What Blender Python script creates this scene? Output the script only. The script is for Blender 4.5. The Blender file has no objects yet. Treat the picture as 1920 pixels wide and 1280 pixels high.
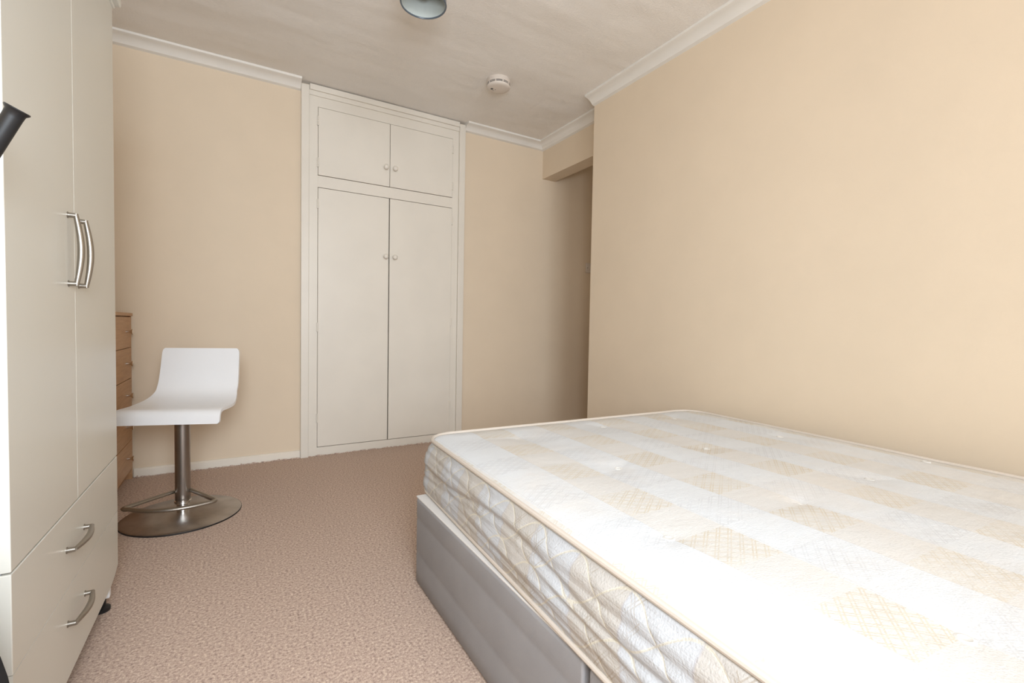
import bpy, bmesh, math, random
from mathutils import Vector, Matrix, noise
random.seed(7)
S = bpy.context.scene
PI = math.pi

# ------------------------------------------------------------------ camera
cd = bpy.data.cameras.new('camera'); cam = bpy.data.objects.new('camera', cd)
S.collection.objects.link(cam)
fw = Vector((0.50972537, 0.85968952, -0.03337634)); rt = Vector((0.86033518, -0.50942407, 0.01762121)); up = rt.cross(fw)
M = Matrix((rt, up, -fw)).transposed().to_4x4(); M.translation = Vector((0, 0, 0.8796))
cam.matrix_world = M
cd.sensor_width = 36; cd.lens = 870 / 1920 * 36; cd.clip_start = 0.02
S.camera = cam

# ------------------------------------------------------------------ view, sky and daylight
S.view_settings.view_transform = 'Standard'; S.view_settings.look = 'None'
S.view_settings.gamma = 1; S.view_settings.use_curve_mapping = False
S.view_settings.exposure = 0.30
w = bpy.data.worlds.new('sky'); S.world = w; w.use_nodes = True
bg = w.node_tree.nodes['Background']; bg.inputs[0].default_value = (0.86, 0.93, 1.0, 1); bg.inputs[1].default_value = 1.0

def area(name, loc, target, sx, sy, power, col):
    l = bpy.data.lights.new(name, 'AREA'); l.shape = 'RECTANGLE'; l.size = sx; l.size_y = sy
    l.energy = power; l.color = col
    o = bpy.data.objects.new(name, l); S.collection.objects.link(o); o.location = loc
    o.rotation_euler = (Vector(target) - Vector(loc)).to_track_quat('-Z', 'Y').to_euler()
    return o
# daylight entering by the window in the wall behind the camera
WX0, WX1, WZ0, WZ1, WY = -0.85, 0.85, 0.60, 2.20, -2.6
LC = (0.855, 0.955, 1.055)
area('window_daylight', (0.0, -2.75, 1.40), (0.7, 2.0, 0.6), 1.7, 1.6, 52, LC)
area('window_skylight', (0.0, -2.66, 1.7), (0.6, 0.8, 0.0), 1.2, 0.8, 26, LC)
# the photographer's flash just above the camera, its head spilling some light onto the ceiling
area('camera_flash', (0.0, -0.22, 1.22), (0.05, 2.4, 1.0), 0.45, 0.45, 19.0, LC)
area('camera_flash_spill', (0.0, -0.5, 1.2), (0.3, -0.3, 2.4), 0.3, 0.3, 1.5, LC)
# weak warm fill added to brighten the passage, standing for no known lamp
area('passage_fill', (3.0, 1.3, 1.6), (2.8, 3.2, 1.2), 0.5, 1.0, 1.9, (1, 0.86, 0.68))

# ------------------------------------------------------------------ measures
H = 2.4; D = 3.279; R = 2.046; E = 2.431; XL = -0.93; R2 = 2.214; XP = 3.35; YP = 0.9

# ------------------------------------------------------------------ material helpers
def srgb(h):
    h = h.lstrip('#'); v = [int(h[i:i+2], 16)/255 for i in (0, 2, 4)]
    return tuple((c/12.92 if c <= 0.04045 else ((c+0.055)/1.055)**2.4) for c in v) + (1,)
class Mat:
    def __init__(s, name, col=(0.8, 0.8, 0.8, 1), rough=0.6, metal=0.0, spec=0.5):
        s.m = bpy.data.materials.new(name); s.m.use_nodes = True; s.nt = s.m.node_tree
        s.b = s.nt.nodes['Principled BSDF']
        s.b.inputs['Base Color'].default_value = srgb(col) if isinstance(col, str) else col
        s.b.inputs['Roughness'].default_value = rough; s.b.inputs['Metallic'].default_value = metal
        s.b.inputs['Specular IOR Level'].default_value = spec
    def n(s, t, **k):
        x = s.nt.nodes.new(t)
        for a, b in k.items(): setattr(x, a, b)
        return x
    def link(s, a, b): s.nt.links.new(a, b)
    def coord(s, kind='Object', scale=(1, 1, 1)):
        tc = s.n('ShaderNodeTexCoord'); mp = s.n('ShaderNodeMapping'); mp.inputs['Scale'].default_value = scale
        s.link(tc.outputs[kind], mp.inputs[0]); return mp.outputs[0]
    def noise(s, co, scale, detail=2, rough=0.5):
        x = s.n('ShaderNodeTexNoise'); x.inputs['Scale'].default_value = scale; x.inputs['Detail'].default_value = detail
        x.inputs['Roughness'].default_value = rough; s.link(co, x.inputs['Vector']); return x.outputs['Fac']
    def ramp(s, fac, stops):
        x = s.n('ShaderNodeValToRGB'); e = x.color_ramp.elements
        e[0].position, e[0].color = stops[0]; e[1].position, e[1].color = stops[-1]
        for p, c in stops[1:-1]: q = e.new(p); q.color = c
        s.link(fac, x.inputs[0]); return x.outputs[0]
    def mix(s, fac, a, b):
        x = s.n('ShaderNodeMix', data_type='RGBA')
        for v, i in ((fac, 0), (a, 6), (b, 7)):
            if hasattr(v, 'is_linked') or hasattr(v, 'links'): s.link(v, x.inputs[i])
            else: x.inputs[i].default_value = v
        return x.outputs[2]
    def math(s, op, a, b=None, c=None):
        x = s.n('ShaderNodeMath', operation=op)
        for i, v in enumerate((a, b, c)):
            if v is None: continue
            if hasattr(v, 'links'): s.link(v, x.inputs[i])
            else: x.inputs[i].default_value = v
        return x.outputs[0]
    def color(s, sock): s.link(sock, s.b.inputs['Base Color'])
    def bump(s, h, strength=0.3, dist=0.01):
        x = s.n('ShaderNodeBump'); x.inputs['Strength'].default_value = strength; x.inputs['Distance'].default_value = dist
        s.link(h, x.inputs['Height']); s.link(x.outputs[0], s.b.inputs['Normal'])

def plain(name, col, rough=0.6, metal=0.0, var=0.05, scale=6.0, bump=0.0, bscale=200, spec=0.5):
    m = Mat(name, col, rough, metal, spec); co = m.coord(); c = srgb(col) if isinstance(col, str) else col
    dk = tuple(x*(1-var) for x in c[:3]) + (1,); lt = tuple(min(1, x*(1+var)) for x in c[:3]) + (1,)
    m.color(m.ramp(m.noise(co, scale, 3), [(0.3, dk), (0.7, lt)]))
    if bump: m.bump(m.noise(co, bscale, 2), bump, 0.002)
    return m.m

# walls: magnolia emulsion over lining paper, a faint paper seam relief
def wall_mat(name, col):
    m = Mat(name, col, 0.75, spec=0.25); co = m.coord(); c = col
    dk = tuple(x*0.965 for x in c[:3]) + (1,); lt = tuple(min(1, x*1.02) for x in c[:3]) + (1,)
    base = m.ramp(m.noise(co, 1.7, 4, 0.6), [(0.3, dk), (0.7, lt)])
    sm = m.ramp(m.noise(co, 5.0, 5, 0.75), [(0.66, (0, 0, 0, 1)), (0.8, (0.35, 0.35, 0.35, 1))])
    m.color(m.mix(sm, base, tuple(x*0.9 for x in c[:3]) + (1,)))
    h = m.math('ADD', m.noise(co, 350, 2), m.math('MULTIPLY', m.noise(co, 4, 2), 3.0)); m.bump(h, 0.12, 0.002)
    return m.m
M_wall = wall_mat('magnolia_paint', (0.78, 0.645, 0.49, 1))
# ceiling: textured paper with shallow undulation
m = Mat('textured_ceiling_paint', '#CDBCA8', 0.85, spec=0.2); co = m.coord()
c0, c1 = (0.865, 0.815, 0.755, 1), (0.895, 0.845, 0.785, 1)
m.color(m.ramp(m.noise(co, 2.2, 5, 0.6), [(0.3, c0), (0.7, c1)]))
v = m.n('ShaderNodeTexVoronoi'); v.inputs['Scale'].default_value = 95; m.link(m.coord(scale=(1, 1.6, 1)), v.inputs['Vector'])
h1 = m.math('MULTIPLY', v.outputs['Distance'], 0.5)
h2 = m.math('MULTIPLY', m.noise(m.coord(scale=(1.0, 2.2, 1)), 1.8, 2), 14.0)
m.bump(m.math('ADD', m.math('ADD', h1, m.noise(co, 120, 3)), h2), 0.35, 0.004)
M_ceil = m.m
M_cornice = plain('white_coving_paint', '#EDE8E0', 0.6, var=0.02)
M_gloss = plain('cream_gloss_paint', (0.79, 0.73, 0.64, 1), 0.42, var=0.03, scale=3, bump=0.12, bscale=60)
M_gap = plain('dark_gap', '#4A453E', 0.9)
M_skirt = plain('cream_skirting_paint', '#EDE4D6', 0.45, var=0.03)
M_ward = plain('cream_foil_board', '#DBD8CE', 0.33, var=0.015, scale=3)
M_wedge = plain('pale_grey_edge_foil', '#D2D4D2', 0.35, var=0.01)
M_wgap = plain('grey_shadow_gap', '#8A8A8C', 0.8)
M_steel = Mat('brushed_nickel', (0.36, 0.33, 0.29, 1), 0.38, 1.0).m
M_chrome = Mat('chrome', '#E4E2DE', 0.2, 1.0).m
m = Mat('brushed_steel', '#8F8780', 0.34, 1.0); co = m.coord(scale=(1, 1, 1))
m.color(m.ramp(m.noise(co, 14, 4, 0.6), [(0.3, (0.36, 0.33, 0.31, 1)), (0.7, (0.48, 0.45, 0.43, 1))]))
m.b.inputs['Anisotropic'].default_value = 0.5
M_brushed = m.m
M_postm = Mat('satin_steel_column', '#A19A94', 0.33, 1.0).m
M_white = plain('white_lacquered_ply', '#EFEDEC', 0.3, var=0.01)
M_grey = plain('grey_divan_fabric', '#9A9899', 0.85, var=0.04, scale=9, bump=0.3, bscale=500, spec=0.2)
M_divtop = plain('white_divan_top_fabric', '#DEDAD6', 0.9, var=0.02)
M_plastic = plain('white_plastic', '#DED3C8', 0.45, var=0.01)
M_dark = plain('dark_slot', '#5B5A58', 0.8)
M_black = plain('black_rubber', '#151415', 0.5, var=0.1)
M_blackmetal = plain('black_powder_coat', '#131316', 0.35, var=0.1)
M_shade_out = plain('grey_lampshade_glass', '#56606A', 0.25, var=0.03)
M_shade_in = plain('white_lampshade_lining', '#C9CFCB', 0.5, var=0.02)
M_bulb = plain('frosted_bulb', '#DEDCD6', 0.4)
M_pvc = plain('white_window_plastic', '#EDEDEC', 0.35, var=0.01)
# beech drawers
m = Mat('beech_veneer', '#A87C55', 0.45); co = m.coord(scale=(1, 1.2, 14))
g = m.noise(co, 6, 5, 0.65)
m.color(m.ramp(g, [(0.25, srgb('#A87E58')), (0.5, srgb('#B98E66')), (0.75, srgb('#C39A72'))])); m.bump(g, 0.05, 0.001)
M_beech = m.m
# carpet
m = Mat('speckled_carpet', '#A98D79', 0.95, spec=0.1); co = m.coord()
n1 = m.noise(co, 130, 4, 0.8); n2 = m.noise(co, 330, 2, 0.6); n3 = m.noise(co, 2.5, 3)
a = m.ramp(n1, [(0.34, (0.22, 0.155, 0.125, 1)), (0.45, (0.50, 0.36, 0.295, 1)), (0.55, (0.62, 0.47, 0.38, 1)), (0.66, (0.84, 0.71, 0.58, 1))])
sp = m.ramp(n2, [(0.27, (1, 1, 1, 1)), (0.36, (0, 0, 0, 1))])
a = m.mix(sp, a, (0.25, 0.20, 0.175, 1))
wv = m.ramp(n3, [(0.3, (0, 0, 0, 1)), (0.7, (0.15, 0.15, 0.15, 1))])
m.color(m.mix(wv, a, (0.53, 0.41, 0.33, 1)))
m.bump(m.math('ADD', n1, n2), 0.3, 0.004)
M_carpet = m.m

# ------------------------------------------------------------------ mesh helpers
def obj(name, bm, mat, parent=None, smooth=False, loc=None):
    me = bpy.data.meshes.new(name); bmesh.ops.recalc_face_normals(bm, faces=bm.faces[:]); bm.to_mesh(me); bm.free()
    for mm in (mat if isinstance(mat, (list, tuple)) else [mat]): me.materials.append(mm)
    if smooth:
        for p in me.polygons: p.use_smooth = True
        if smooth != 'all':
            me.set_sharp_from_angle(angle=math.radians(smooth if smooth is not True else 35))
    o = bpy.data.objects.new(name, me); S.collection.objects.link(o)
    if parent: o.parent = parent
    if loc: o.location = loc
    return o
def tag(o, label=None, cat=None, group=None, kind=None):
    if label: o['label'] = label
    if cat: o['category'] = cat
    if group: o['group'] = group
    if kind: o['kind'] = kind
    return o
def thing(name, label, cat, loc=(0, 0, 0), rz=0):
    o = bpy.data.objects.new(name, None); S.collection.objects.link(o); o.location = loc; o.rotation_euler = (0, 0, rz)
    o.empty_display_size = 0.1
    return tag(o, label, cat)
def box(x0, x1, y0, y1, z0, z1, bev=0.0, seg=2, bm=None):
    b = bmesh.new()
    bmesh.ops.create_cube(b, size=1)
    for v in b.verts:
        v.co = Vector((x0 + (v.co.x+0.5)*(x1-x0), y0 + (v.co.y+0.5)*(y1-y0), z0 + (v.co.z+0.5)*(z1-z0)))
    if bev: bmesh.ops.bevel(b, geom=b.edges[:], offset=bev, segments=seg, affect='EDGES', profile=0.5)
    if bm is None: return b
    merge(bm, b); return bm
def merge(bm, b):
    me = bpy.data.meshes.new('t'); b.to_mesh(me); b.free(); bm.from_mesh(me); bpy.data.meshes.remove(me)
def lathe(pts, n=48, center=(0, 0, 0), axis='Z', bm=None, cap=True):
    b = bmesh.new(); rings = []
    for r, z in pts:
        if r < 1e-6: rings.append([b.verts.new((0, 0, z))])
        else: rings.append([b.verts.new((r*math.cos(2*PI*i/n), r*math.sin(2*PI*i/n), z)) for i in range(n)])
    for A, B in zip(rings, rings[1:]):
        for i in range(n):
            j = (i+1) % n
            if len(A) == 1 and len(B) == 1: continue
            if len(A) == 1: b.faces.new((A[0], B[i], B[j]))
            elif len(B) == 1: b.faces.new((A[i], A[j], B[0]))
            else: b.faces.new((A[i], A[j], B[j], B[i]))
    if cap:
        for Rg in (rings[0], rings[-1]):
            if len(Rg) > 1: b.faces.new(Rg)
    rot = {'Z': Matrix.Identity(3), 'X': Matrix(((0, 0, 1), (0, 1, 0), (-1, 0, 0))), 'Y': Matrix(((1, 0, 0), (0, 0, 1), (0, -1, 0)))}[axis]
    for v in b.verts: v.co = rot @ v.co + Vector(center)
    if bm is None: return b
    merge(bm, b); return bm
def tube(path, r, n=12, closed=False, bm=None, flat=1.0):
    """tube along points; r number or list; flat scales the vertical radius"""
    b = bmesh.new(); P = [Vector(p) for p in path]; rings = []; N = len(P); up0 = None
    for i, p in enumerate(P):
        if closed: t = (P[(i+1) % N] - P[i-1]).normalized()
        else: t = (P[min(i+1, N-1)] - P[max(i-1, 0)]).normalized()
        if up0 is None:
            ref = Vector((0, 0, 1)) if abs(t.z) < 0.9 else Vector((1, 0, 0)); up0 = ref
        u = (up0 - t*up0.dot(t)).normalized(); up0 = u; s = t.cross(u)
        rr = r[i] if isinstance(r, (list, tuple)) else r
        rings.append([b.verts.new(p + (s*math.cos(2*PI*k/n) + u*math.sin(2*PI*k/n)*flat)*rr) for k in range(n)])
    for i in range(N if closed else N-1):
        A, B = rings[i], rings[(i+1) % N]
        for k in range(n): b.faces.new((A[k], A[(k+1) % n], B[(k+1) % n], B[k]))
    if not closed: b.faces.new(rings[0]); b.faces.new(rings[-1][::-1])
    if bm is None: return b
    merge(bm, b); return bm
def prism(poly, a0, a1, axis, bm=None):
    """poly in the other two axes (cyclic order), extruded along axis"""
    b = bmesh.new()
    def mk(p, a): return {'X': (a, p[0], p[1]), 'Y': (p[0], a, p[1]), 'Z': (p[0], p[1], a)}[axis]
    A = [b.verts.new(mk(p, a0)) for p in poly]; B = [b.verts.new(mk(p, a1)) for p in poly]; n = len(poly)
    for i in range(n): b.faces.new((A[i], A[(i+1) % n], B[(i+1) % n], B[i]))
    b.faces.new(A[::-1]); b.faces.new(B)
    if bm is None: return b
    merge(bm, b); return bm
def struct(name, bm, mat, smooth=False, parent=None):
    o = obj(name, bm, mat, parent, smooth)
    if not parent: o['kind'] = 'structure'
    return o

# ------------------------------------------------------------------ room shell
T = 0.12
floor = struct('floor', box(XL-T, XP+T, WY-T, D+T, -0.1, 0.0), M_carpet)
# ragged pile where the carpet meets the skirting
b = bmesh.new(); x = -0.5
while x < 2.2:
    w_ = random.uniform(0.006, 0.022); h_ = random.uniform(0.003, 0.008) + (0.006 if random.random() < 0.06 else 0)
    box(x, x+w_, D-0.03, D-0.0235, 0.0, h_, 0.0015, 1, b); x += w_*0.9
obj('frayed_carpet_edge', b, M_carpet, floor)
# gently undulating ceiling
b = bmesh.new(); nx, ny = 90, 100; g = []
for j in range(ny+1):
    row = []
    for i in range(nx+1):
        X = XL-T + (XP-XL+2*T)*i/nx; Y = WY-T + (D-WY+2*T)*j/ny
        row.append(b.verts.new((X, Y, H + 0.004*noise.noise(Vector((X*0.9, Y*2.1, 3.1))))))
    g.append(row)
for j in range(ny):
    for i in range(nx): b.faces.new((g[j][i], g[j][i+1], g[j+1][i+1], g[j+1][i]))
box(XL-T, XP+T, WY-T, D+T, H+0.01, H+0.12, 0, 1, b)
struct('ceiling', b, M_ceil, 'all')
struct('wall_back', box(XL-T, XP+T, D, D+T, 0, H+0.006), M_wall)
struct('wall_left', box(XL-T, XL, WY-T, D, 0, H+0.006), M_wall)
b = box(R, R2-0.02, WY, E, 0, H+0.006); struct('wall_right', b, M_wall)
struct('wall_beam', box(R2, R2+0.127, E-0.02, D, 2.118, H+0.006), M_wall)['label'] = 'painted beam dropping from the ceiling over the passage'
struct('wall_passage_end', box(XP, XP+T, WY-T, D, 0, H+0.006), M_wall)
struct('wall_passage_near', box(R2-0.02, XP, YP-T, YP, 0, H+0.006), M_wall)
# wall behind the camera with its window opening
b = bmesh.new()
box(XL-T, WX0, WY-T, WY, 0, H+0.006, 0, 1, b); box(WX1, R2, WY-T, WY, 0, H+0.006, 0, 1, b)
box(WX0, WX1, WY-T, WY, 0, WZ0, 0, 1, b); box(WX0, WX1, WY-T, WY, WZ1, H+0.006, 0, 1, b)
struct('wall_front', b, M_wall)
b = bmesh.new(); f = 0.05
for (x0, x1, z0, z1) in ((WX0, WX1, WZ0, WZ0+f), (WX0, WX1, WZ1-f, WZ1), (WX0, WX0+f, WZ0, WZ1), (WX1-f, WX1, WZ0, WZ1), ((WX0+WX1)/2-f/2, (WX0+WX1)/2+f/2, WZ0, WZ1)):
    box(x0, x1, WY-0.09, WY-0.03, z0, z1, 0.004, 1, b)
win = struct('window_1', b, M_pvc)
obj('window_sill', box(WX0-0.03, WX1+0.03, WY-0.03, WY+0.09, WZ0-0.03, WZ0, 0.006), M_pvc, win)

# coving: (distance out from wall, height) profile
prof = [(0, H+0.003), (0.082, H+0.003), (0.082, H-0.011), (0.076, H-0.014), (0.062, H-0.016), (0.048, H-0.021), (0.034, H-0.030), (0.024, H-0.040), (0.019, H-0.046), (0.010, H-0.049), (0, H-0.052)]
def coving(name, bm): return struct(name, bm, M_cornice, 30)
coving('trim_1', prism([(D-u, z) for u, z in prof], XL, 0.350, 'X'))
b = bmesh.new()   # right part, mitred with the beam's run
A = [b.verts.new((1.489, D-u, z)) for u, z in prof]; B = [b.verts.new((R2-u, D-u, z)) for u, z in prof]; C_ = [b.verts.new((R2-u, E-0.02, z)) for u, z in prof]
n = len(prof)
for P, Q in ((A, B), (B, C_)):
    for i in range(n): b.faces.new((P[i], P[(i+1) % n], Q[(i+1) % n], Q[i]))
b.faces.new(A); b.faces.new(C_)
coving('trim_2', b)
coving('trim_3', prism([(R-u, z) for u, z in prof], WY, E+0.002, 'Y'))
coving('trim_4', prism([(XL+u, z) for u, z in prof], WY, D-0.083, 'Y'))
coving('trim_5', prism([(WY+u, z) for u, z in prof], XL+0.083, R-0.083, 'X'))
sk = [(0, 0), (0.018, 0), (0.018, 0.040), (0.010, 0.048), (0, 0.048)]
struct('baseboard_back', prism([(D-u, z) for u, z in sk], -0.495, 0.350, 'X'), M_skirt)
struct('baseboard_passage', prism([(D-u, z) for u, z in sk], 1.489, XP, 'X'), M_skirt)
struct('baseboard_right', prism([(R-u, z) for u, z in sk], WY, E, 'Y'), M_skirt)
struct('baseboard_left', prism([(XL+u, z) for u, z in sk], WY, 2.55, 'Y'), M_skirt)

# ------------------------------------------------------------------ built-in cupboard in the back wall
cup = thing('built_in_cupboard', 'tall cream built-in cupboard with two short doors above two long doors', 'cupboard', (0.92, D, 0))
def cl(b):  # world -> local of cup
    for v in b.verts: v.co -= Vector((0.92, D, 0))
    return b
FY = D-0.016                                  # face of inner frame
b = bmesh.new()
box(0.398, 0.452, FY, D, 0, 2.335, 0.0015, 1, b); box(1.390, 1.440, FY, D, 0, 2.335, 0.0015, 1, b)
box(0.450, 1.392, FY, D, 2.268, 2.335, 0.0015, 1, b); box(0.450, 1.392, FY, D, 1.757, 1.832, 0.0015, 1, b)
box(0.450, 1.392, FY, D, 0, 0.056, 0.0015, 1, b)
fr = obj('frame', cl(b), M_gloss, cup)
obj('recess', cl(box(0.449, 1.393, D-0.004, D-0.001, 0.03, 2.30)), M_gap, cup)
b = bmesh.new(); box(0.351, 0.398, D-0.034, D, 0, 2.385, 0.003, 2, b)
obj('side_trim', cl(b), M_gloss, cup)
b = bmesh.new(); box(1.440, 1.487, D-0.034, D, 0, 2.385, 0.003, 2, b)
obj('side_trim', cl(b), M_gloss, cup)
b = bmesh.new(); box(0.398, 1.440, D-0.026, D, 2.332, 2.393, 0.003, 2, b)
box(0.400, 1.438, D-0.040, D-0.02, 2.360, 2.396, 0.004, 2, b)
obj('top_trim', cl(b), M_gloss, cup)
def knob(x, z, parent, r=0.017):
    b = lathe([(0.0, 0.0), (0.008, 0.0), (0.007, 0.010), (0.011, 0.014), (r, 0.020), (r*1.02, 0.026), (r*0.8, 0.032), (r*0.4, 0.035), (0, 0.0355)], 28)
    for v in b.verts: v.co = Vector((v.co.x, -v.co.z, v.co.y)) + Vector((x, D-0.020, z))
    return obj('knob', cl(b), M_gloss, parent, 60)
def hinge(x, z, parent, h=0.06):
    b = bmesh.new(); box(x-0.007, x+0.007, FY-0.006, FY+0.002, z-h/2, z+h/2, 0.001, 1, b)
    for k in range(5): lathe([(0.0045, 0), (0.0045, h/5-0.002)], 10, (x, FY-0.006, z-h/2+k*h/5), 'Z', b)
    return obj('hinge', cl(b), M_gloss, parent)
for (x0, x1, z0, z1, kx, kz, hx, hz, tilt) in (
        (0.4535, 0.9175, 1.835, 2.265, 0.889, 1.961, 0.452, (1.915, 2.18), 0),
        (0.9205, 1.3885, 1.835, 2.265, 0.952, 1.961, 1.390, (1.92, 2.19), 0),
        (0.4535, 0.9150, 0.060, 1.753, 0.891, 1.347, 0.452, (0.25, 0.85, 1.65), 0),
        (0.9215, 1.3885, 0.060, 1.753, 0.955, 1.347, 1.390, (0.27, 0.90, 1.66), 0)):
    d_ = obj('door', cl(box(x0, x1, D-0.020, D-0.003, z0, z1, 0.002, 2)), M_gloss, cup)
    knob(kx, kz, d_)
    for z in hz: hinge(hx, z, d_)

# ------------------------------------------------------------------ ceiling things
sm = thing('smoke_alarm', 'round white smoke alarm fixed to the ceiling', 'smoke alarm', (1.397, 2.575, H))
obj('mounting_plate', lathe([(0, 0.004), (0.070, 0.004), (0.0715, -0.001), (0.0725, -0.018), (0.0735, -0.020), (0.0735, -0.0295), (0, -0.030)], 64), M_plastic, sm, 35)
obj('vent_slots', lathe([(0, -0.028), (0.0712, -0.0285), (0.0712, -0.041), (0, -0.041)], 64), M_dark, sm)
b = bmesh.new()
lathe([(0, -0.0335), (0.0730, -0.0340), (0.0730, -0.0360), (0, -0.0360)], 64, (0, 0, 0), 'Z', b)
for k in range(10):
    a = 2*PI*k/10+0.2; bb = box(0.064, 0.0733, -0.003, 0.003, -0.041, -0.029); bmesh.ops.rotate(bb, verts=bb.verts[:], cent=(0, 0, 0), matrix=Matrix.Rotation(a, 3, 'Z')); merge(b, bb)
obj('slot_ribs', b, M_plastic, sm)
obj('cover', lathe([(0, -0.040), (0.0715, -0.040), (0.0712, -0.046), (0.067, -0.052), (0.05, -0.055), (0, -0.056)], 64), M_plastic, sm, 50)
tl = Matrix.Rotation(0.0, 3, 'Z')
obj('test_button', lathe([(0, 0), (0.008, 0), (0.008, -0.002), (0, -0.0022)], 20, (-0.037, 0.017, -0.0545)), M_dark, sm)
obj('indicator_light', lathe([(0, 0), (0.0032, 0), (0, -0.002)], 12, (-0.014, 0.016, -0.0555)), M_dark, sm)
obj('sounder_hole', lathe([(0, 0), (0.0028, 0), (0, -0.002)], 12, (-0.021, 0.030, -0.0555)), M_dark, sm)
obj('sounder_hole', lathe([(0, 0), (0.004, 0), (0, -0.003)], 12, (0.030, -0.034, -0.0542)), M_plastic, sm)

lamp = thing('pendant_lamp', 'dark grey drum lampshade hanging from the ceiling, cut by the top of the view', 'lamp', (0.623, 1.768, H))
LZ = 2.119 - H
obj('ceiling_rose', lathe([(0, 0.003), (0.045, 0.003), (0.045, -0.012), (0.025, -0.025), (0.006, -0.028), (0, -0.028)], 40), M_plastic, lamp, 40)
obj('cord', tube([(0, 0, -0.02), (0, 0, LZ+0.13)], 0.0035, 10), M_plastic, lamp, True)
RS = 0.088
b = lathe([(RS, LZ), (RS, LZ+0.15), (RS-0.003, LZ+0.152), (0.012, LZ+0.158)], 72, cap=False)
sh = obj('lamp_shade', b, M_shade_out, lamp, 40)
obj('shade_lining', lathe([(RS-0.0035, LZ+0.001), (RS-0.0035, LZ+0.146), (0.012, LZ+0.153)], 72, cap=False), M_shade_in, sh, 40)
obj('shade_rim', tube([((RS-0.0017)*math.cos(2*PI*i/72), (RS-0.0017)*math.sin(2*PI*i/72), LZ) for i in range(72)], 0.0032, 8, True), M_shade_out, sh, True)
obj('lamp_holder', lathe([(0, LZ+0.15), (0.02, LZ+0.15), (0.02, LZ+0.105), (0.014, LZ+0.10), (0, LZ+0.10)], 28), M_plastic, lamp, 40)
obj('light_bulb', lathe([(0, LZ+0.10), (0.013, LZ+0.10), (0.016, LZ+0.085), (0.028, LZ+0.065), (0.029, LZ+0.05), (0.022, LZ+0.034), (0.01, LZ+0.028), (0, LZ+0.027)], 32), M_bulb, lamp, 60)

sw = thing('light_switch', 'white square light switch on the shaded passage wall', 'light switch', (2.744, D, 1.4135))
obj('plate', box(-0.0435, 0.0435, -0.011, 0, -0.0435, 0.0435, 0.003, 2), M_plastic, sw)
obj('rocker', box(-0.009, 0.009, -0.016, -0.009, -0.014, 0.014, 0.003, 2), M_plastic, sw)
for s in (-1, 1): obj('screw', lathe([(0, 0), (0.0035, 0), (0, 0.001)], 14, (s*0.030, -0.0125, 0), 'Y'), M_dark, sw)

# ------------------------------------------------------------------ wardrobe
W = -0.328; WY0, WY1, WS = 1.086, 1.888, 1.468; ZG = 0.448; ZD = 0.272; ZB = 0.080; ZT = 1.845
wd = thing('wardrobe', 'tall cream wardrobe with two doors over two wide drawers', 'wardrobe', ((W-0.29), (WY0+WY1)/2, 0))
wo = Vector(wd.location)
def wl(b):
    for v in b.verts: v.co -= wo
    return b
b = bmesh.new(); box(XL+0.02, W-0.020, WY0+0.001, WY1-0.004, ZB, ZT, 0.0015, 1, b)
obj('carcass', wl(b), M_ward, wd)
obj('shadow_gap', wl(box(W-0.021, W-0.013, WY0+0.004, WY1-0.008, ZB+0.012, ZT-0.004)), M_wgap, wd)
b = bmesh.new(); box(XL+0.02, W+0.020, WY0-0.016, WY1+0.014, ZT, ZT+0.022, 0.004, 2, b)
box(XL+0.03, W+0.006, WY0-0.006, WY1+0.004, ZT-0.012, ZT+0.001, 0.002, 1, b)
obj('crown', wl(b), M_ward, wd)
def bow(p0, p1, out, r=0.0055, parent=None):
    """bow handle: p0,p1 feet on the face, bowed by 'out'"""
    p0, p1 = Vector(p0), Vector(p1); n = 22; b = bmesh.new(); path = []
    for i in range(n+1):
        t = i/n; path.append(p0.lerp(p1, 0.0 + t) + out*(0.72 + 0.42*math.sin(PI*t)))
    d = (p1-p0).normalized()
    rr = [r*(0.85+0.35*math.sin(PI*i/n)) for i in range(n+1)]
    tube([path[0]-d*0.004] + path + [path[-1]+d*0.004], [r*0.8] + rr + [r*0.8], 12, bm=b)
    for p in (p0, p1):
        tube([p, p+out*0.75], r*1.0, 12, bm=b); tube([p, p+out*0.06], r*1.35, 12, bm=b)
    return b
g_ = 0.0018
parts = {}
d1 = obj('door', wl(box(W-0.018, W, WY0, WS-g_/2, ZG+g_, ZT-0.008, 0.0015, 2)), M_ward, wd)
d2 = obj('door', wl(box(W-0.018, W, WS+g_/2, WY1, ZG+g_, ZT-0.008, 0.0015, 2)), M_ward, wd)
r1 = obj('drawer', wl(box(W-0.018, W, WY0, WY1, ZD+0.0004, ZG-g_, 0.0015, 2)), M_ward, wd)
b = prism([(WY0, 0.066), (WY1-0.10, 0.074), (WY1-0.045, 0.084), (WY1-0.004, 0.100), (WY1-0.002, ZD-0.0004), (WY0, ZD-0.0004)], W-0.018, W, 'X')
r2 = obj('drawer', wl(b), M_ward, wd)
O = Vector((0.020, 0, 0))
for dr, p0, p1 in ((d1, (W, 1.418, 0.958), (W, 1.418, 1.112)), (d2, (W, 1.497, 0.958), (W, 1.497, 1.112)),
                   (r1, (W, 1.378, 0.362), (W, 1.515, 0.362)), (r2, (W, 1.378, 0.194), (W, 1.515, 0.194))):
    obj('handle', wl(bow(p0, p1, O)), M_steel, dr, 60)
b = bmesh.new()
obj('plinth', wl(box(XL+0.05, W-0.03, WY0+0.02, WY1-0.02, 0.035, ZB+0.002)), M_wgap, wd)
for fy in (WY0+0.07, WY1-0.085):
    for fx in (W-0.026, XL+0.10):
        b = lathe([(0, 0), (0.022, 0), (0.022, 0.010), (0.012, 0.016), (0.012, 0.070), (0, 0.070)], 24, (fx, fy, 0))
        obj('foot', wl(b), M_black, wd, 40)
b = bmesh.new(); box(W-0.018, W-0.004, WY1-0.100, WY1-0.078, 0.040, 0.082, 0.002, 1, b)
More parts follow.
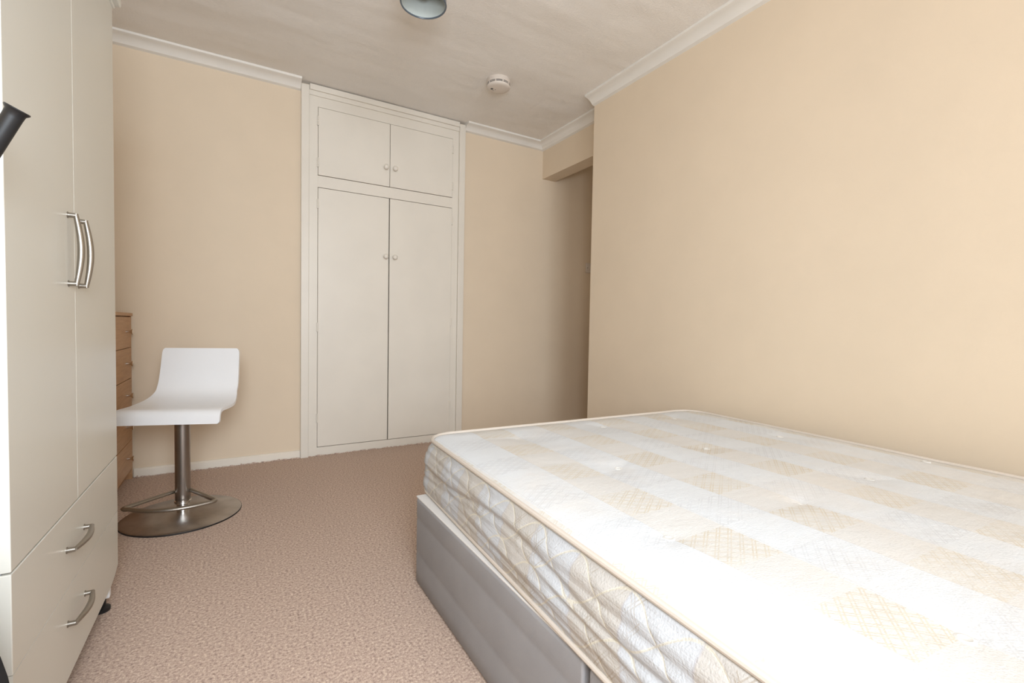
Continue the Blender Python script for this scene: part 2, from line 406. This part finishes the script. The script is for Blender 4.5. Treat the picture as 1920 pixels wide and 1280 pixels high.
obj('corner_bracket', wl(b), M_pvc, wd)

# ------------------------------------------------------------------ beech chest of drawers
CX0, CX1, CY0, CY1 = XL+0.02, -0.500, 2.62, 3.258
ch = thing('chest_of_drawers', 'beech chest of five drawers with metal knobs behind the wardrobe', 'chest of drawers', ((CX0+CX1)/2, (CY0+CY1)/2, 0))
co_ = Vector(ch.location)
def chl(b):
    for v in b.verts: v.co -= co_
    return b
b = bmesh.new()
box(CX0, CX1, CY1-0.016, CY1, 0, 0.898, 0.001, 1, b); box(CX0, CX1, CY0, CY0+0.016, 0, 0.898, 0.001, 1, b)
box(CX0, CX1-0.018, CY0+0.016, CY1-0.016, 0.055, 0.897, 0, 1, b)
obj('carcass', chl(b), M_beech, ch)
obj('top_panel', chl(box(CX0-0.002, CX1+0.006, CY0-0.004, CY1+0.003, 0.897, 0.914, 0.002, 2)), M_beech, ch)
obj('plinth', chl(box(CX1-0.05, CX1-0.032, CY0+0.016, CY1-0.016, 0, 0.056)), M_beech, ch)
zs = [0.058, 0.222, 0.390, 0.559, 0.727, 0.893]
for k in range(5):
    dr = obj('drawer', chl(box(CX1-0.018, CX1+0.001, CY0+0.018, CY1-0.018, zs[k]+0.0015, zs[k+1]-0.0015, 0.0015, 1)), M_beech, ch)
    for ky in (3.110, 2.685):
        b = lathe([(0, 0), (0.007, 0), (0.006, 0.014), (0.008, 0.020), (0.014, 0.026), (0.0145, 0.029), (0.012, 0.031), (0, 0.032)], 24, axis='X')
        for v in b.verts: v.co += Vector((CX1, ky, (zs[k]+zs[k+1])/2+0.004))
        obj('knob', chl(b), M_chrome, dr, 60)

# ------------------------------------------------------------------ low swivel stool
a = math.atan2(-0.947, -0.32)   # heading of the seat front
st = thing('swivel_stool', 'low swivel stool with curved white seat on a brushed steel column', 'stool', (-0.212, 2.535, 0), a)
# local frame: +x = front, +y = to the left of the sitter
bs = obj('base_plate', lathe([(0, 0), (0.226, 0), (0.228, 0.003), (0.228, 0.006), (0.222, 0.009), (0.10, 0.013), (0.05, 0.016), (0, 0.017)], 96), M_brushed, st, 50)
obj('rubber_edge', lathe([(0.2275, 0.0), (0.2295, 0.0), (0.2295, 0.005), (0.2275, 0.005)], 96, cap=False), M_black, bs)
b = bmesh.new()
lathe([(0, 0.013), (0.023, 0.013), (0.023, 0.060), (0, 0.060)], 40, bm=b)
lathe([(0, 0.058), (0.031, 0.058), (0.032, 0.062), (0.032, 0.068), (0.026, 0.071), (0, 0.071)], 40, bm=b)
pl = obj('piston', b, M_chrome, st, 40)
obj('column', lathe([(0, 0.068), (0.026, 0.068), (0.029, 0.072), (0.0295, 0.10), (0.0295, 0.475), (0, 0.475)], 48), M_postm, st, 40)
# foot ring: two straight arms from the column, bowed bar in front (world offsets -> local)
def loc_(x, y, z):
    v = Vector((x+0.212, y-2.535, 0)); v = Matrix.Rotation(-a, 3, 'Z') @ v; return Vector((v.x, v.y, z))
RZ = 0.108
L, Rr = Vector((-0.398, 2.412)), Vector((-0.078, 2.335)); Bl, Br = Vector((-0.236, 2.553)), Vector((-0.190, 2.553))
fm = Vector((-0.272, 2.302))
pts = [Bl, Bl.lerp(L, 0.5), Bl.lerp(L, 0.85)]
for i in range(7):     # rounded left corner
    t = i/6; p = Bl.lerp(L, 0.90); q = L.lerp(fm, 0.10) + Vector((-0.006, -0.010)); pts.append(p*(1-t)**2 + (L+Vector((-0.012, 0.0)))*2*t*(1-t) + q*t*t)
for i in range(1, 12):
    t = i/12; p, q = L, Rr; c = Vector((-0.275, 2.245)); pts.append(((p*(1-t)**2 + c*2*t*(1-t) + q*t*t)))
for i in range(6):
    t = i/5; q = Rr.lerp(Br, 0.10); p = Rr + Vector((-0.018, -0.010)); pts.append(p*(1-t)**2 + (Rr+Vector((0.004, 0.0)))*2*t*(1-t) + q*t*t)
pts += [Rr.lerp(Br, 0.5), Br]
obj('foot_ring', tube([loc_(p.x, p.y, RZ) for p in pts], 0.0105, 14, flat=0.75), M_steel, st, 60)
obj('seat_bracket', box(-0.09, 0.09, -0.09, 0.09, 0.474, 0.4815, 0.001, 1), M_blackmetal, st)
# seat shell: profile swept across its width
prof2 = [(-0.196, 0.745), (-0.188, 0.700), (-0.180, 0.655), (-0.172, 0.612), (-0.162, 0.578), (-0.146, 0.548), (-0.122, 0.526), (-0.090, 0.512), (-0.05, 0.503), (0.0, 0.4985), (0.05, 0.498), (0.095, 0.4985), (0.115, 0.494), (0.127, 0.483), (0.133, 0.467), (0.137, 0.438)]
fine = []
for i in range(len(prof2)-1):
    p0 = Vector(prof2[max(i-1, 0)]); p1 = Vector(prof2[i]); p2 = Vector(prof2[i+1]); p3 = Vector(prof2[min(i+2, len(prof2)-1)])
    for k in range(4):
        t = k/4; fine.append(0.5*((2*p1) + (p2-p0)*t + (2*p0-5*p1+4*p2-p3)*t*t + (3*p1-p0-3*p2+p3)*t**3))
fine.append(Vector(prof2[-1]))
b = bmesh.new(); th = 0.012; NW = 20; top = []; bot = []
for i, p in enumerate(fine):
    t = (fine[min(i+1, len(fine)-1)] - fine[max(i-1, 0)]).normalized(); nn = Vector((-t.y, t.x))   # upward/forward normal
    if nn.y < 0 and abs(nn.y) > abs(nn.x): nn = -nn
    u = i/(len(fine)-1)
    hw = 0.167 + 0.006*min(1, u/0.3) if u < 0.34 else (0.173 + 0.027*min(1, (u-0.34)/0.22))
    e = min(u, 1-u)*len(fine)
    if u < 0.5: hw -= 0.010*max(0, 1-e/2.0)**2
    else: hw -= 0.008*max(0, 1-e/2.0)**2
    tr, br_ = [], []
    for j in range(NW+1):
        y = -hw + 2*hw*j/NW
        tr.append(b.verts.new((p.x, y, p.y))); br_.append(b.verts.new((p.x-nn.x*th, y, p.y-nn.y*th)))
    top.append(tr); bot.append(br_)
for i in range(len(fine)-1):
    for j in range(NW):
        b.faces.new((top[i][j], top[i][j+1], top[i+1][j+1], top[i+1][j])); b.faces.new((bot[i][j], bot[i+1][j], bot[i+1][j+1], bot[i][j+1]))
    b.faces.new((top[i][0], top[i+1][0], bot[i+1][0], bot[i][0])); b.faces.new((top[i][NW], bot[i][NW], bot[i+1][NW], top[i+1][NW]))
for r_ in (0, -1):
    for j in range(NW): b.faces.new((top[r_][j], bot[r_][j], bot[r_][j+1], top[r_][j+1]))
obj('seat', b, M_white, st, 50)

# ------------------------------------------------------------------ divan base
DX0, DX1, DY0, DY1, DZ = 0.523, 1.90, -0.41, 1.512, 0.292
dv = thing('divan_bed_base', 'grey fabric divan base in two halves under the mattress', 'bed base', (1.2, 0.55, 0))
do = Vector(dv.location)
for (y0, y1) in ((0.618, DY1), (DY0, 0.602)):
    # side profile with two shallow seams, extruded as rounded ring stack
    b = bmesh.new(); rings = []
    rc = 0.022
    zz = [(0.006, 0.004), (0.010, 0.0), (0.050, 0.0), (0.100, -0.0002), (0.107, 0.0010), (0.114, -0.0002), (0.219, 0.0003), (0.226, 0.0014), (0.232, 0.0), (DZ-0.010, 0.0), (DZ-0.004, 0.001), (DZ, 0.006)]
    cx, cy = (DX0+DX1)/2, (y0+y1)/2
    per = []
    for (sx, sy, a0) in ((1, 1, 0), (-1, 1, 90), (-1, -1, 180), (1, -1, 270)):
        rr = rc if ((sy > 0 and y1 == DY1) or (sy < 0 and y0 == DY0)) else 0.006
        for k in range(7):
            an = math.radians(a0 + 15*k); per.append((cx+sx*((DX1-DX0)/2-rr), cy+sy*((y1-y0)/2-rr), math.cos(an), math.sin(an), rr))
    for z, ins in zz:
        rings.append([b.verts.new((px+c*(rr-ins), py+s*(rr-ins), z)) for px, py, c, s, rr in per])
    for A_, B_ in zip(rings, rings[1:]):
        for i in range(len(per)): b.faces.new((A_[i], A_[(i+1) % len(per)], B_[(i+1) % len(per)], B_[i]))
    b.faces.new(rings[0]); b.faces.new(rings[-1])
    for v in b.verts: v.co -= do
    hb = obj('base_half', b, M_grey, dv, 50)
    b = box(DX0+0.003, DX1-0.003, y0+0.003, y1-0.003, DZ-0.002, DZ+0.0035, 0.0015, 1)
    for v in b.verts: v.co -= do
    obj('top_fabric', b, M_divtop, hb)
    for fx in (DX0+0.12, DX1-0.12):
        b = lathe([(0, 0), (0.02, 0), (0.02, 0.012), (0, 0.012)], 20, (fx, (y0+y1)/2, 0))
        for v in b.verts: v.co -= do
        obj('glide', b, M_black, hb)

# ------------------------------------------------------------------ mattress
# local: x across (0..MW), y from the near end (0) to the far end (ML)
MW, ML, MZ0, MZE = 1.357, 1.92, DZ+0.006, 0.474
ang = -math.radians(2.6)
mt = thing('mattress', 'double mattress in white and cream check damask lying bare on the divan', 'mattress', (0.5, 0.5, DZ))
def m2w(x, y):
    # far-left corner anchored
    c, s = math.cos(ang), math.sin(ang); dx, dy = x, y-ML
    return (0.592 + dx*c - dy*s, 1.592 + dx*s + dy*c)
RC = 0.095
tufts_w = [(.853, 1.389), (1.267, 1.408), (1.68, 1.40), (.933, .967), (1.345, .985), (1.75, .97), (.707, .593), (1.101, .56), (1.47, .572), (1.84, .57), (.822, .206), (1.22, .2), (1.62, .2), (0.70, -0.12), (1.1, -0.12), (1.5, -0.12)]
def topz(X, Y, edge):
    z = 0.0
    k = min(1.0, edge/0.10); z += 0.013*(1-(1-k)**2)
    for i, (tx, ty) in enumerate(tufts_w):
        d2 = (X-tx)**2 + (Y-ty)**2
        dd = math.sqrt(d2); z -= 0.0075*math.exp(-dd/0.045)
        # pulled creases radiating from a tuft
        an = math.atan2(Y-ty, X-tx); z -= 0.0022*math.exp(-dd/0.09)*max(0, math.cos(2*an+0.5+i*1.7))**6
    z += 0.0034*noise.noise(Vector((X*6+Y*1.5, Y*3.0, 1.3))) * k + 0.006*noise.noise(Vector((X*2.2, Y*1.9, 7.7)))*k
    cr = noise.noise(Vector((X*1.5+Y*3.4, X*12-Y*5.0, 4.4))); z += 0.0022*(1-abs(cr)*2)*max(0, noise.noise(Vector((X*2.2, Y*2.2, 9.1)))+0.25)*k
    return z
def axis_pts(n_in, Ltot):
    s = [RC*i/10 for i in range(10)]; mid = [RC + (Ltot-2*RC)*i/n_in for i in range(n_in+1)]; return s + mid + [Ltot - v for v in s[::-1]]
xs, ys = axis_pts(100, MW), axis_pts(150, ML)
def rmap(x, y):
    cx = 0
    px = (RC-x)/RC if x < RC else ((x-(MW-RC))/RC if x > MW-RC else 0)
    py = (RC-y)/RC if y < RC else ((y-(ML-RC))/RC if y > ML-RC else 0)
    if px > 0 and py > 0:
        a_, b_ = px*math.sqrt(1-py*py/2), py*math.sqrt(1-px*px/2)
        nx_ = RC-a_*RC if x < RC else MW-RC+a_*RC; ny_ = RC-b_*RC if y < RC else ML-RC+b_*RC
        return nx_, ny_
    return x, y
b = bmesh.new(); uvl = b.loops.layers.uv.new('UVMap'); G = []; info = {}
for y in ys:
    row = []
    for x in xs:
        mx, my = rmap(x, y); edge = min(x, y, MW-x, ML-y)
        X, Y = m2w(mx, my); v = b.verts.new((X-0.5, Y-0.5, MZE-DZ+topz(X, Y, edge))); row.append(v); info[v] = (X, Y)
    G.append(row)
NX, NY = len(xs), len(ys)
for j in range(NY-1):
    for i in range(NX-1):
        f_ = b.faces.new((G[j][i], G[j][i+1], G[j+1][i+1], G[j+1][i])); f_.smooth = True
        for lp in f_.loops: lp[uvl].uv = info[lp.vert]
# perimeter loop
per = [G[0][i] for i in range(NX-1)] + [G[j][NX-1] for j in range(NY-1)] + [G[NY-1][i] for i in range(NX-1, 0, -1)] + [G[j][0] for j in range(NY-1, 0, -1)]
n = len(per); dist = [0.0]; P0 = [v.co.copy() for v in per]
for i in range(n): dist.append(dist[-1] + (P0[(i+1) % n].xy-P0[i].xy).length)
nor = []
for i in range(n):
    t = (P0[(i+1) % n] - P0[i-1]); t.z = 0; t.normalize(); nor.append(Vector((t.y, -t.x, 0)))
K = 34; HT = MZE-MZ0; prev = per; prevd = None
rings = [per]
zedge = [v.co.z for v in per]
def side_off(s, t):      # t 0 top .. 1 bottom
    o = 0.004 + 0.018*math.sin(PI*min(1, t*1.02))**0.8 + 0.022*t
    w1 = noise.noise(Vector((s*1.3, t*5 + s*0.5, 0.3))); w2 = noise.noise(Vector((s*1.3, t*10 - s*1.6, 5.3))); w3 = noise.noise(Vector((s*2.2, t*17 - s*2.5, 8.3)))
    env = math.sin(PI*t)**0.6 if 0 < t < 1 else 0
    fold = 1-abs(w2)*2.4
    lam = 0.5+0.5*math.cos(2*PI*s/0.245)
    return o + env*(0.010*w1 + 0.0045*fold + 0.002*w3) - 0.010*math.exp(-((t-0.42-0.10*math.sin(s*7))/0.055)**2)*env - 0.006*math.exp(-((t-0.60+0.12*math.sin(s*5+1))/0.05)**2)*env
for k in range(1, K+1):
    t = k/K; ring = []
    for i in range(n):
        s = dist[i]; z = zedge[i]*(1-t) + (MZ0-DZ)*t
        p = P0[i] + nor[i]*side_off(s, t); p.z = z; v = b.verts.new(p); ring.append(v)
    rings.append(ring)
for k in range(K):
    A_, B_ = rings[k], rings[k+1]
    for i in range(n):
        j = (i+1) % n; f_ = b.faces.new((A_[i], B_[i], B_[j], A_[j])); f_.material_index = 1; f_.smooth = True
        for lp in f_.loops:
            ii = i if lp.vert in (A_[i], B_[i]) else i+1
            kk = k if lp.vert in (A_[i], A_[j]) else k+1
            lp[uvl].uv = (dist[ii], kk/K*HT)
b.faces.new(rings[-1]).material_index = 1

def damask(name, side):
    m = Mat(name, '#EEEBE6', 0.62, spec=0.35)
    tc = m.n('ShaderNodeUVMap'); tc.uv_map = 'UVMap'; sx = m.n('ShaderNodeSeparateXYZ'); m.link(tc.outputs[0], sx.inputs[0]); X, Y = sx.outputs[0], sx.outputs[1]
    def band(v, per_, ph, wd=0.5):   # 1 where fract in [0,wd]
        return m.math('LESS_THAN', m.math('FRACT', m.math('ADD', m.math('DIVIDE', v, per_), ph)), wd)
    if not side:
        rx = m.math('ADD', X, m.math('MULTIPLY', Y, -0.034))      # stripes follow the mattress
        ry = m.math('ADD', Y, m.math('MULTIPLY', X, math.tan(-ang)))
        PX, PY = 0.275, 0.242
        cream = band(rx, PX, -0.688/0.275, 0.48)
        e1 = band(ry, PY, -(0.742)/PY+0.55)
        emb = m.math('ABSOLUTE', m.math('SUBTRACT', e1, cream))       # staggered embossed tiles
        # diamond lattice double lines
        def lat(sgn, ph):
            q = m.math('ADD', m.math('MULTIPLY', rx, 1.0), m.math('MULTIPLY', ry, sgn*1.35))
            f1 = m.math('ABSOLUTE', m.math('SUBTRACT', m.math('FRACT', m.math('DIVIDE', q, 0.034)), 0.5))
            return m.math('MULTIPLY', m.math('LESS_THAN', f1, 0.20), m.math('GREATER_THAN', f1, 0.075))
        ln = m.math('MINIMUM', m.math('ADD', lat(1, 0), lat(-1, 0)), 1.0)
        ln = m.math('MULTIPLY', ln, emb)
        co = m.coord('Object')
        brk = m.ramp(m.noise(co, 12, 2), [(0.35, (0.25, 0.25, 0.25, 1)), (0.6, (1, 1, 1, 1))])
        ln = m.math('MULTIPLY', ln, brk)
        c = m.mix(cream, (0.735, 0.76, 0.79, 1), (0.725, 0.715, 0.70, 1))
        c = m.mix(m.math('MULTIPLY', m.math('MULTIPLY', emb, cream), 0.12), c, (0.72, 0.67, 0.57, 1))
        lc = m.mix(cream, (0.58, 0.59, 0.62, 1), (0.60, 0.50, 0.34, 1))
        c = m.mix(m.math('MULTIPLY', ln, 0.5), c, lc)
        # thin woven line on stripe borders
        fb = m.math('ABSOLUTE', m.math('SUBTRACT', m.math('FRACT', m.math('ADD', m.math('DIVIDE', rx, PX/2), -(0.688)/(PX/2)+0.5)), 0.5))
        c = m.mix(m.math('MULTIPLY', m.math('LESS_THAN', fb, 0.006), 0.35), c, srgb('#C9C4BE'))
        st_ = m.ramp(m.noise(co, 2.6, 4, 0.6), [(0.52, (0, 0, 0, 1)), (0.75, (0.3, 0.3, 0.3, 1))])
        c = m.mix(st_, c, srgb('#EADDCD')); m.color(c)
        h = m.math('ADD', m.math('MULTIPLY', ln, 0.6), m.noise(co, 260, 2)); m.bump(m.math('ADD', h, m.math('MULTIPLY', m.noise(m.coord('Object', (1, 2.2, 1)), 9, 3), 3)), 0.35, 0.0025)
    else:
        Z = Y
        PX = 0.275
        cream = band(m.math('ADD', X, m.math('MULTIPLY', m.math('SINE', m.math('MULTIPLY', Z, 30)), 0.006)), PX, 0.25)
        dz = m.math('SUBTRACT', Z, HT*0.5)
        def wave(ph, amp, off, per_=0.275, wdt=0.0021):
            q = m.math('SUBTRACT', dz, m.math('ADD', m.math('MULTIPLY', m.math('SINE', m.math('ADD', m.math('MULTIPLY', X, 2*PI/per_), ph)), amp), off))
            return m.math('SMOOTH_MIN' if False else 'LESS_THAN', m.math('ABSOLUTE', q), wdt)
        lns = None
        for ph, amp, off in ((0, 0.040, -0.040), (PI, 0.040, -0.040), (0, 0.040, 0.040), (PI, 0.040, 0.040)):
            w_ = wave(ph, amp, off); lns = w_ if lns is None else m.math('MAXIMUM', lns, w_)
        q1 = m.math('ABSOLUTE', m.math('SUBTRACT', m.math('FRACT', m.math('DIVIDE', m.math('ADD', X, m.math('MULTIPLY', Z, 0.8)), 0.036)), 0.5))
        q2 = m.math('ABSOLUTE', m.math('SUBTRACT', m.math('FRACT', m.math('DIVIDE', m.math('SUBTRACT', X, m.math('MULTIPLY', Z, 0.8)), 0.036)), 0.5))
        dbl = lambda q: m.math('MULTIPLY', m.math('LESS_THAN', q, 0.13), m.math('GREATER_THAN', q, 0.06))
        lat_ = m.math('MINIMUM', m.math('ADD', dbl(q1), dbl(q2)), 1.0)
        tile = band(X, PX, 0.08, 0.45); lat_ = m.math('MULTIPLY', lat_, tile)
        co = m.coord('Object')
        brk = m.ramp(m.noise(co, 16, 2), [(0.4, (0.05, 0.05, 0.05, 1)), (0.6, (1, 1, 1, 1))]); lat_ = m.math('MULTIPLY', lat_, brk)
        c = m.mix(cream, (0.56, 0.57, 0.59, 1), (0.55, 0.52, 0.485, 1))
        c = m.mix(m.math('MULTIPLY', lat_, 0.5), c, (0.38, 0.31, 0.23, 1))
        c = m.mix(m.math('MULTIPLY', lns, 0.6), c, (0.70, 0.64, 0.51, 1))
        fb = m.math('ABSOLUTE', m.math('SUBTRACT', m.math('FRACT', m.math('ADD', m.math('DIVIDE', m.math('ADD', X, m.math('MULTIPLY', m.math('SINE', m.math('MULTIPLY', Z, 30)), 0.006)), PX/2), 0.0)), 0.5))
        c = m.mix(m.math('MULTIPLY', m.math('LESS_THAN', fb, 0.016), 0.45), c, srgb('#B5B2B6'))
        m.color(c)
        # quilting: the stitched waves pull the cloth in
        soft = None
        for ph, amp, off in ((0, 0.040, -0.040), (PI, 0.040, -0.040), (0, 0.040, 0.040), (PI, 0.040, 0.040)):
            q = m.math('ABSOLUTE', m.math('SUBTRACT', dz, m.math('ADD', m.math('MULTIPLY', m.math('SINE', m.math('ADD', m.math('MULTIPLY', X, 2*PI/0.275), ph)), amp), off)))
            soft = q if soft is None else m.math('MINIMUM', soft, q)
        pil = m.math('MULTIPLY', m.math('SQRT', m.math('MINIMUM', soft, 0.02)), 12.0)
        st2 = m.noise(m.coord('UV', (1.6, 34, 1)), 2.2, 3, 0.6)
        m.bump(m.math('ADD', m.math('ADD', pil, m.math('MULTIPLY', st2, 2.6)), m.noise(co, 260, 2)), 0.4, 0.003)
    return m.m
body = obj('mattress_body', b, [damask('mattress_top_damask', False), damask('mattress_side_damask', True)], mt)
for p in body.data.polygons: p.use_smooth = True
M_pipe = plain('cream_piping', (0.66, 0.585, 0.51, 1), 0.7, var=0.03)
def pipe_loop(t, off, dz, r):
    pts = []
    for i in range(0, n, 2):
        z = zedge[i]*(1-t) + (MZ0-DZ)*t + dz; p = P0[i] + nor[i]*off; pts.append((p.x, p.y, z))
    return tube(pts, r, 10, True)
obj('piping', pipe_loop(0, 0.006, 0.002, 0.0062), M_pipe, mt, True)
obj('piping', pipe_loop(1, 0.027, 0.006, 0.0055), M_pipe, mt, True)
M_tuft = plain('felt_tuft', '#DEDCD8', 0.8)
for (tx, ty) in tufts_w:
    z = MZE-DZ + topz(tx, ty, 0.3)
    tb = lathe([(0, 0.001), (0.004, 0.0012), (0.008, 0.0030), (0.0115, 0.0022), (0.0125, -0.001), (0, -0.001)], 24, (tx-0.5, ty-0.5, z))
    obj('tuft', tb, M_tuft, mt, True)

# ------------------------------------------------------------------ black exercise bike, mostly outside the left edge
ex = thing('exercise_bike', 'black tube with a flared end cap angled up at the left edge, before the wardrobe', 'exercise bike', (-0.66, 0.80, 0))
eo = Vector(ex.location)
def el(b):
    for v in b.verts: v.co -= eo
    return b
def campt(px, py, depth): return Vector((0, 0, 0.8796)) + (fw + rt*((px-960)/870) - up*((py-640)/870))*depth
g1 = campt(33, 204, 0.66); o_ = Vector((0, 0, 0.8796)); v0 = campt(-62, 352, 1.0) - o_
g0 = o_ + v0*((g1-o_).length_squared/v0.dot(g1-o_))
dr_ = (g1-g0).normalized()
gl = (g1-g0).length
b = tube([g0 + dr_*t for t in (0, gl*0.9, gl-0.006, gl-0.003, gl-0.0015, gl)], [0.0112, 0.0112, 0.0116, 0.0140, 0.0148, 0.0140], 28)
obj('hand_grip', el(b), M_black, ex, 40)
top_ = Vector((-0.62, 0.80, 1.02))
obj('handlebar', el(tube([top_, top_.lerp(g0, 0.35)+Vector((0, 0, -0.03)), top_.lerp(g0, 0.7)+Vector((0, 0, -0.02)), g0+dr_*0.02], 0.0105, 16)), M_blackmetal, ex, 50)
obj('front_post', el(tube([(-0.66, 0.80, 0.03), (-0.64, 0.80, 0.60), top_], 0.019, 18)), M_blackmetal, ex, 50)
b = lathe([(0, -0.03), (0.20, -0.03), (0.285, -0.022), (0.300, -0.012), (0.305, 0), (0.300, 0.012), (0.285, 0.022), (0.20, 0.03), (0, 0.03)], 72, axis='Y')
FC = Vector((-0.571, 0.88, 0.335))
for v in b.verts: v.co += FC
obj('flywheel_cover', el(b), M_black, ex, 40)
b = tube([(-0.66, 0.815, 0.335), (-0.58, 0.852, 0.335)], 0.02, 14)
obj('axle', el(b), M_blackmetal, ex, 50)
obj('foot_bar', el(tube([(-0.66, 0.56, 0.026), (-0.66, 0.92, 0.026)], 0.025, 16)), M_black, ex, 50)
obj('main_beam', el(tube([(-0.655, 0.80, 0.30), (-0.70, 0.40, 0.28), (-0.72, 0.05, 0.10), (-0.72, -0.15, 0.03)], 0.022, 14)), M_blackmetal, ex, 50)
obj('foot_bar', el(tube([(-0.88, -0.15, 0.026), (-0.56, -0.15, 0.026)], 0.025, 16)), M_black, ex, 50)
obj('seat_post', el(tube([(-0.71, 0.25, 0.22), (-0.71, 0.05, 0.72)], 0.018, 14)), M_blackmetal, ex, 50)
b = bmesh.new(); bmesh.ops.create_icosphere(b, subdivisions=4, radius=1)
for v in b.verts:
    c = v.co; taper = 0.55+0.45*(0.5-0.5*c.y); v.co = Vector((-0.71+c.x*0.105*taper, 0.03+c.y*0.13, 0.745+c.z*0.032))
obj('saddle', el(b), M_black, ex, 'all')
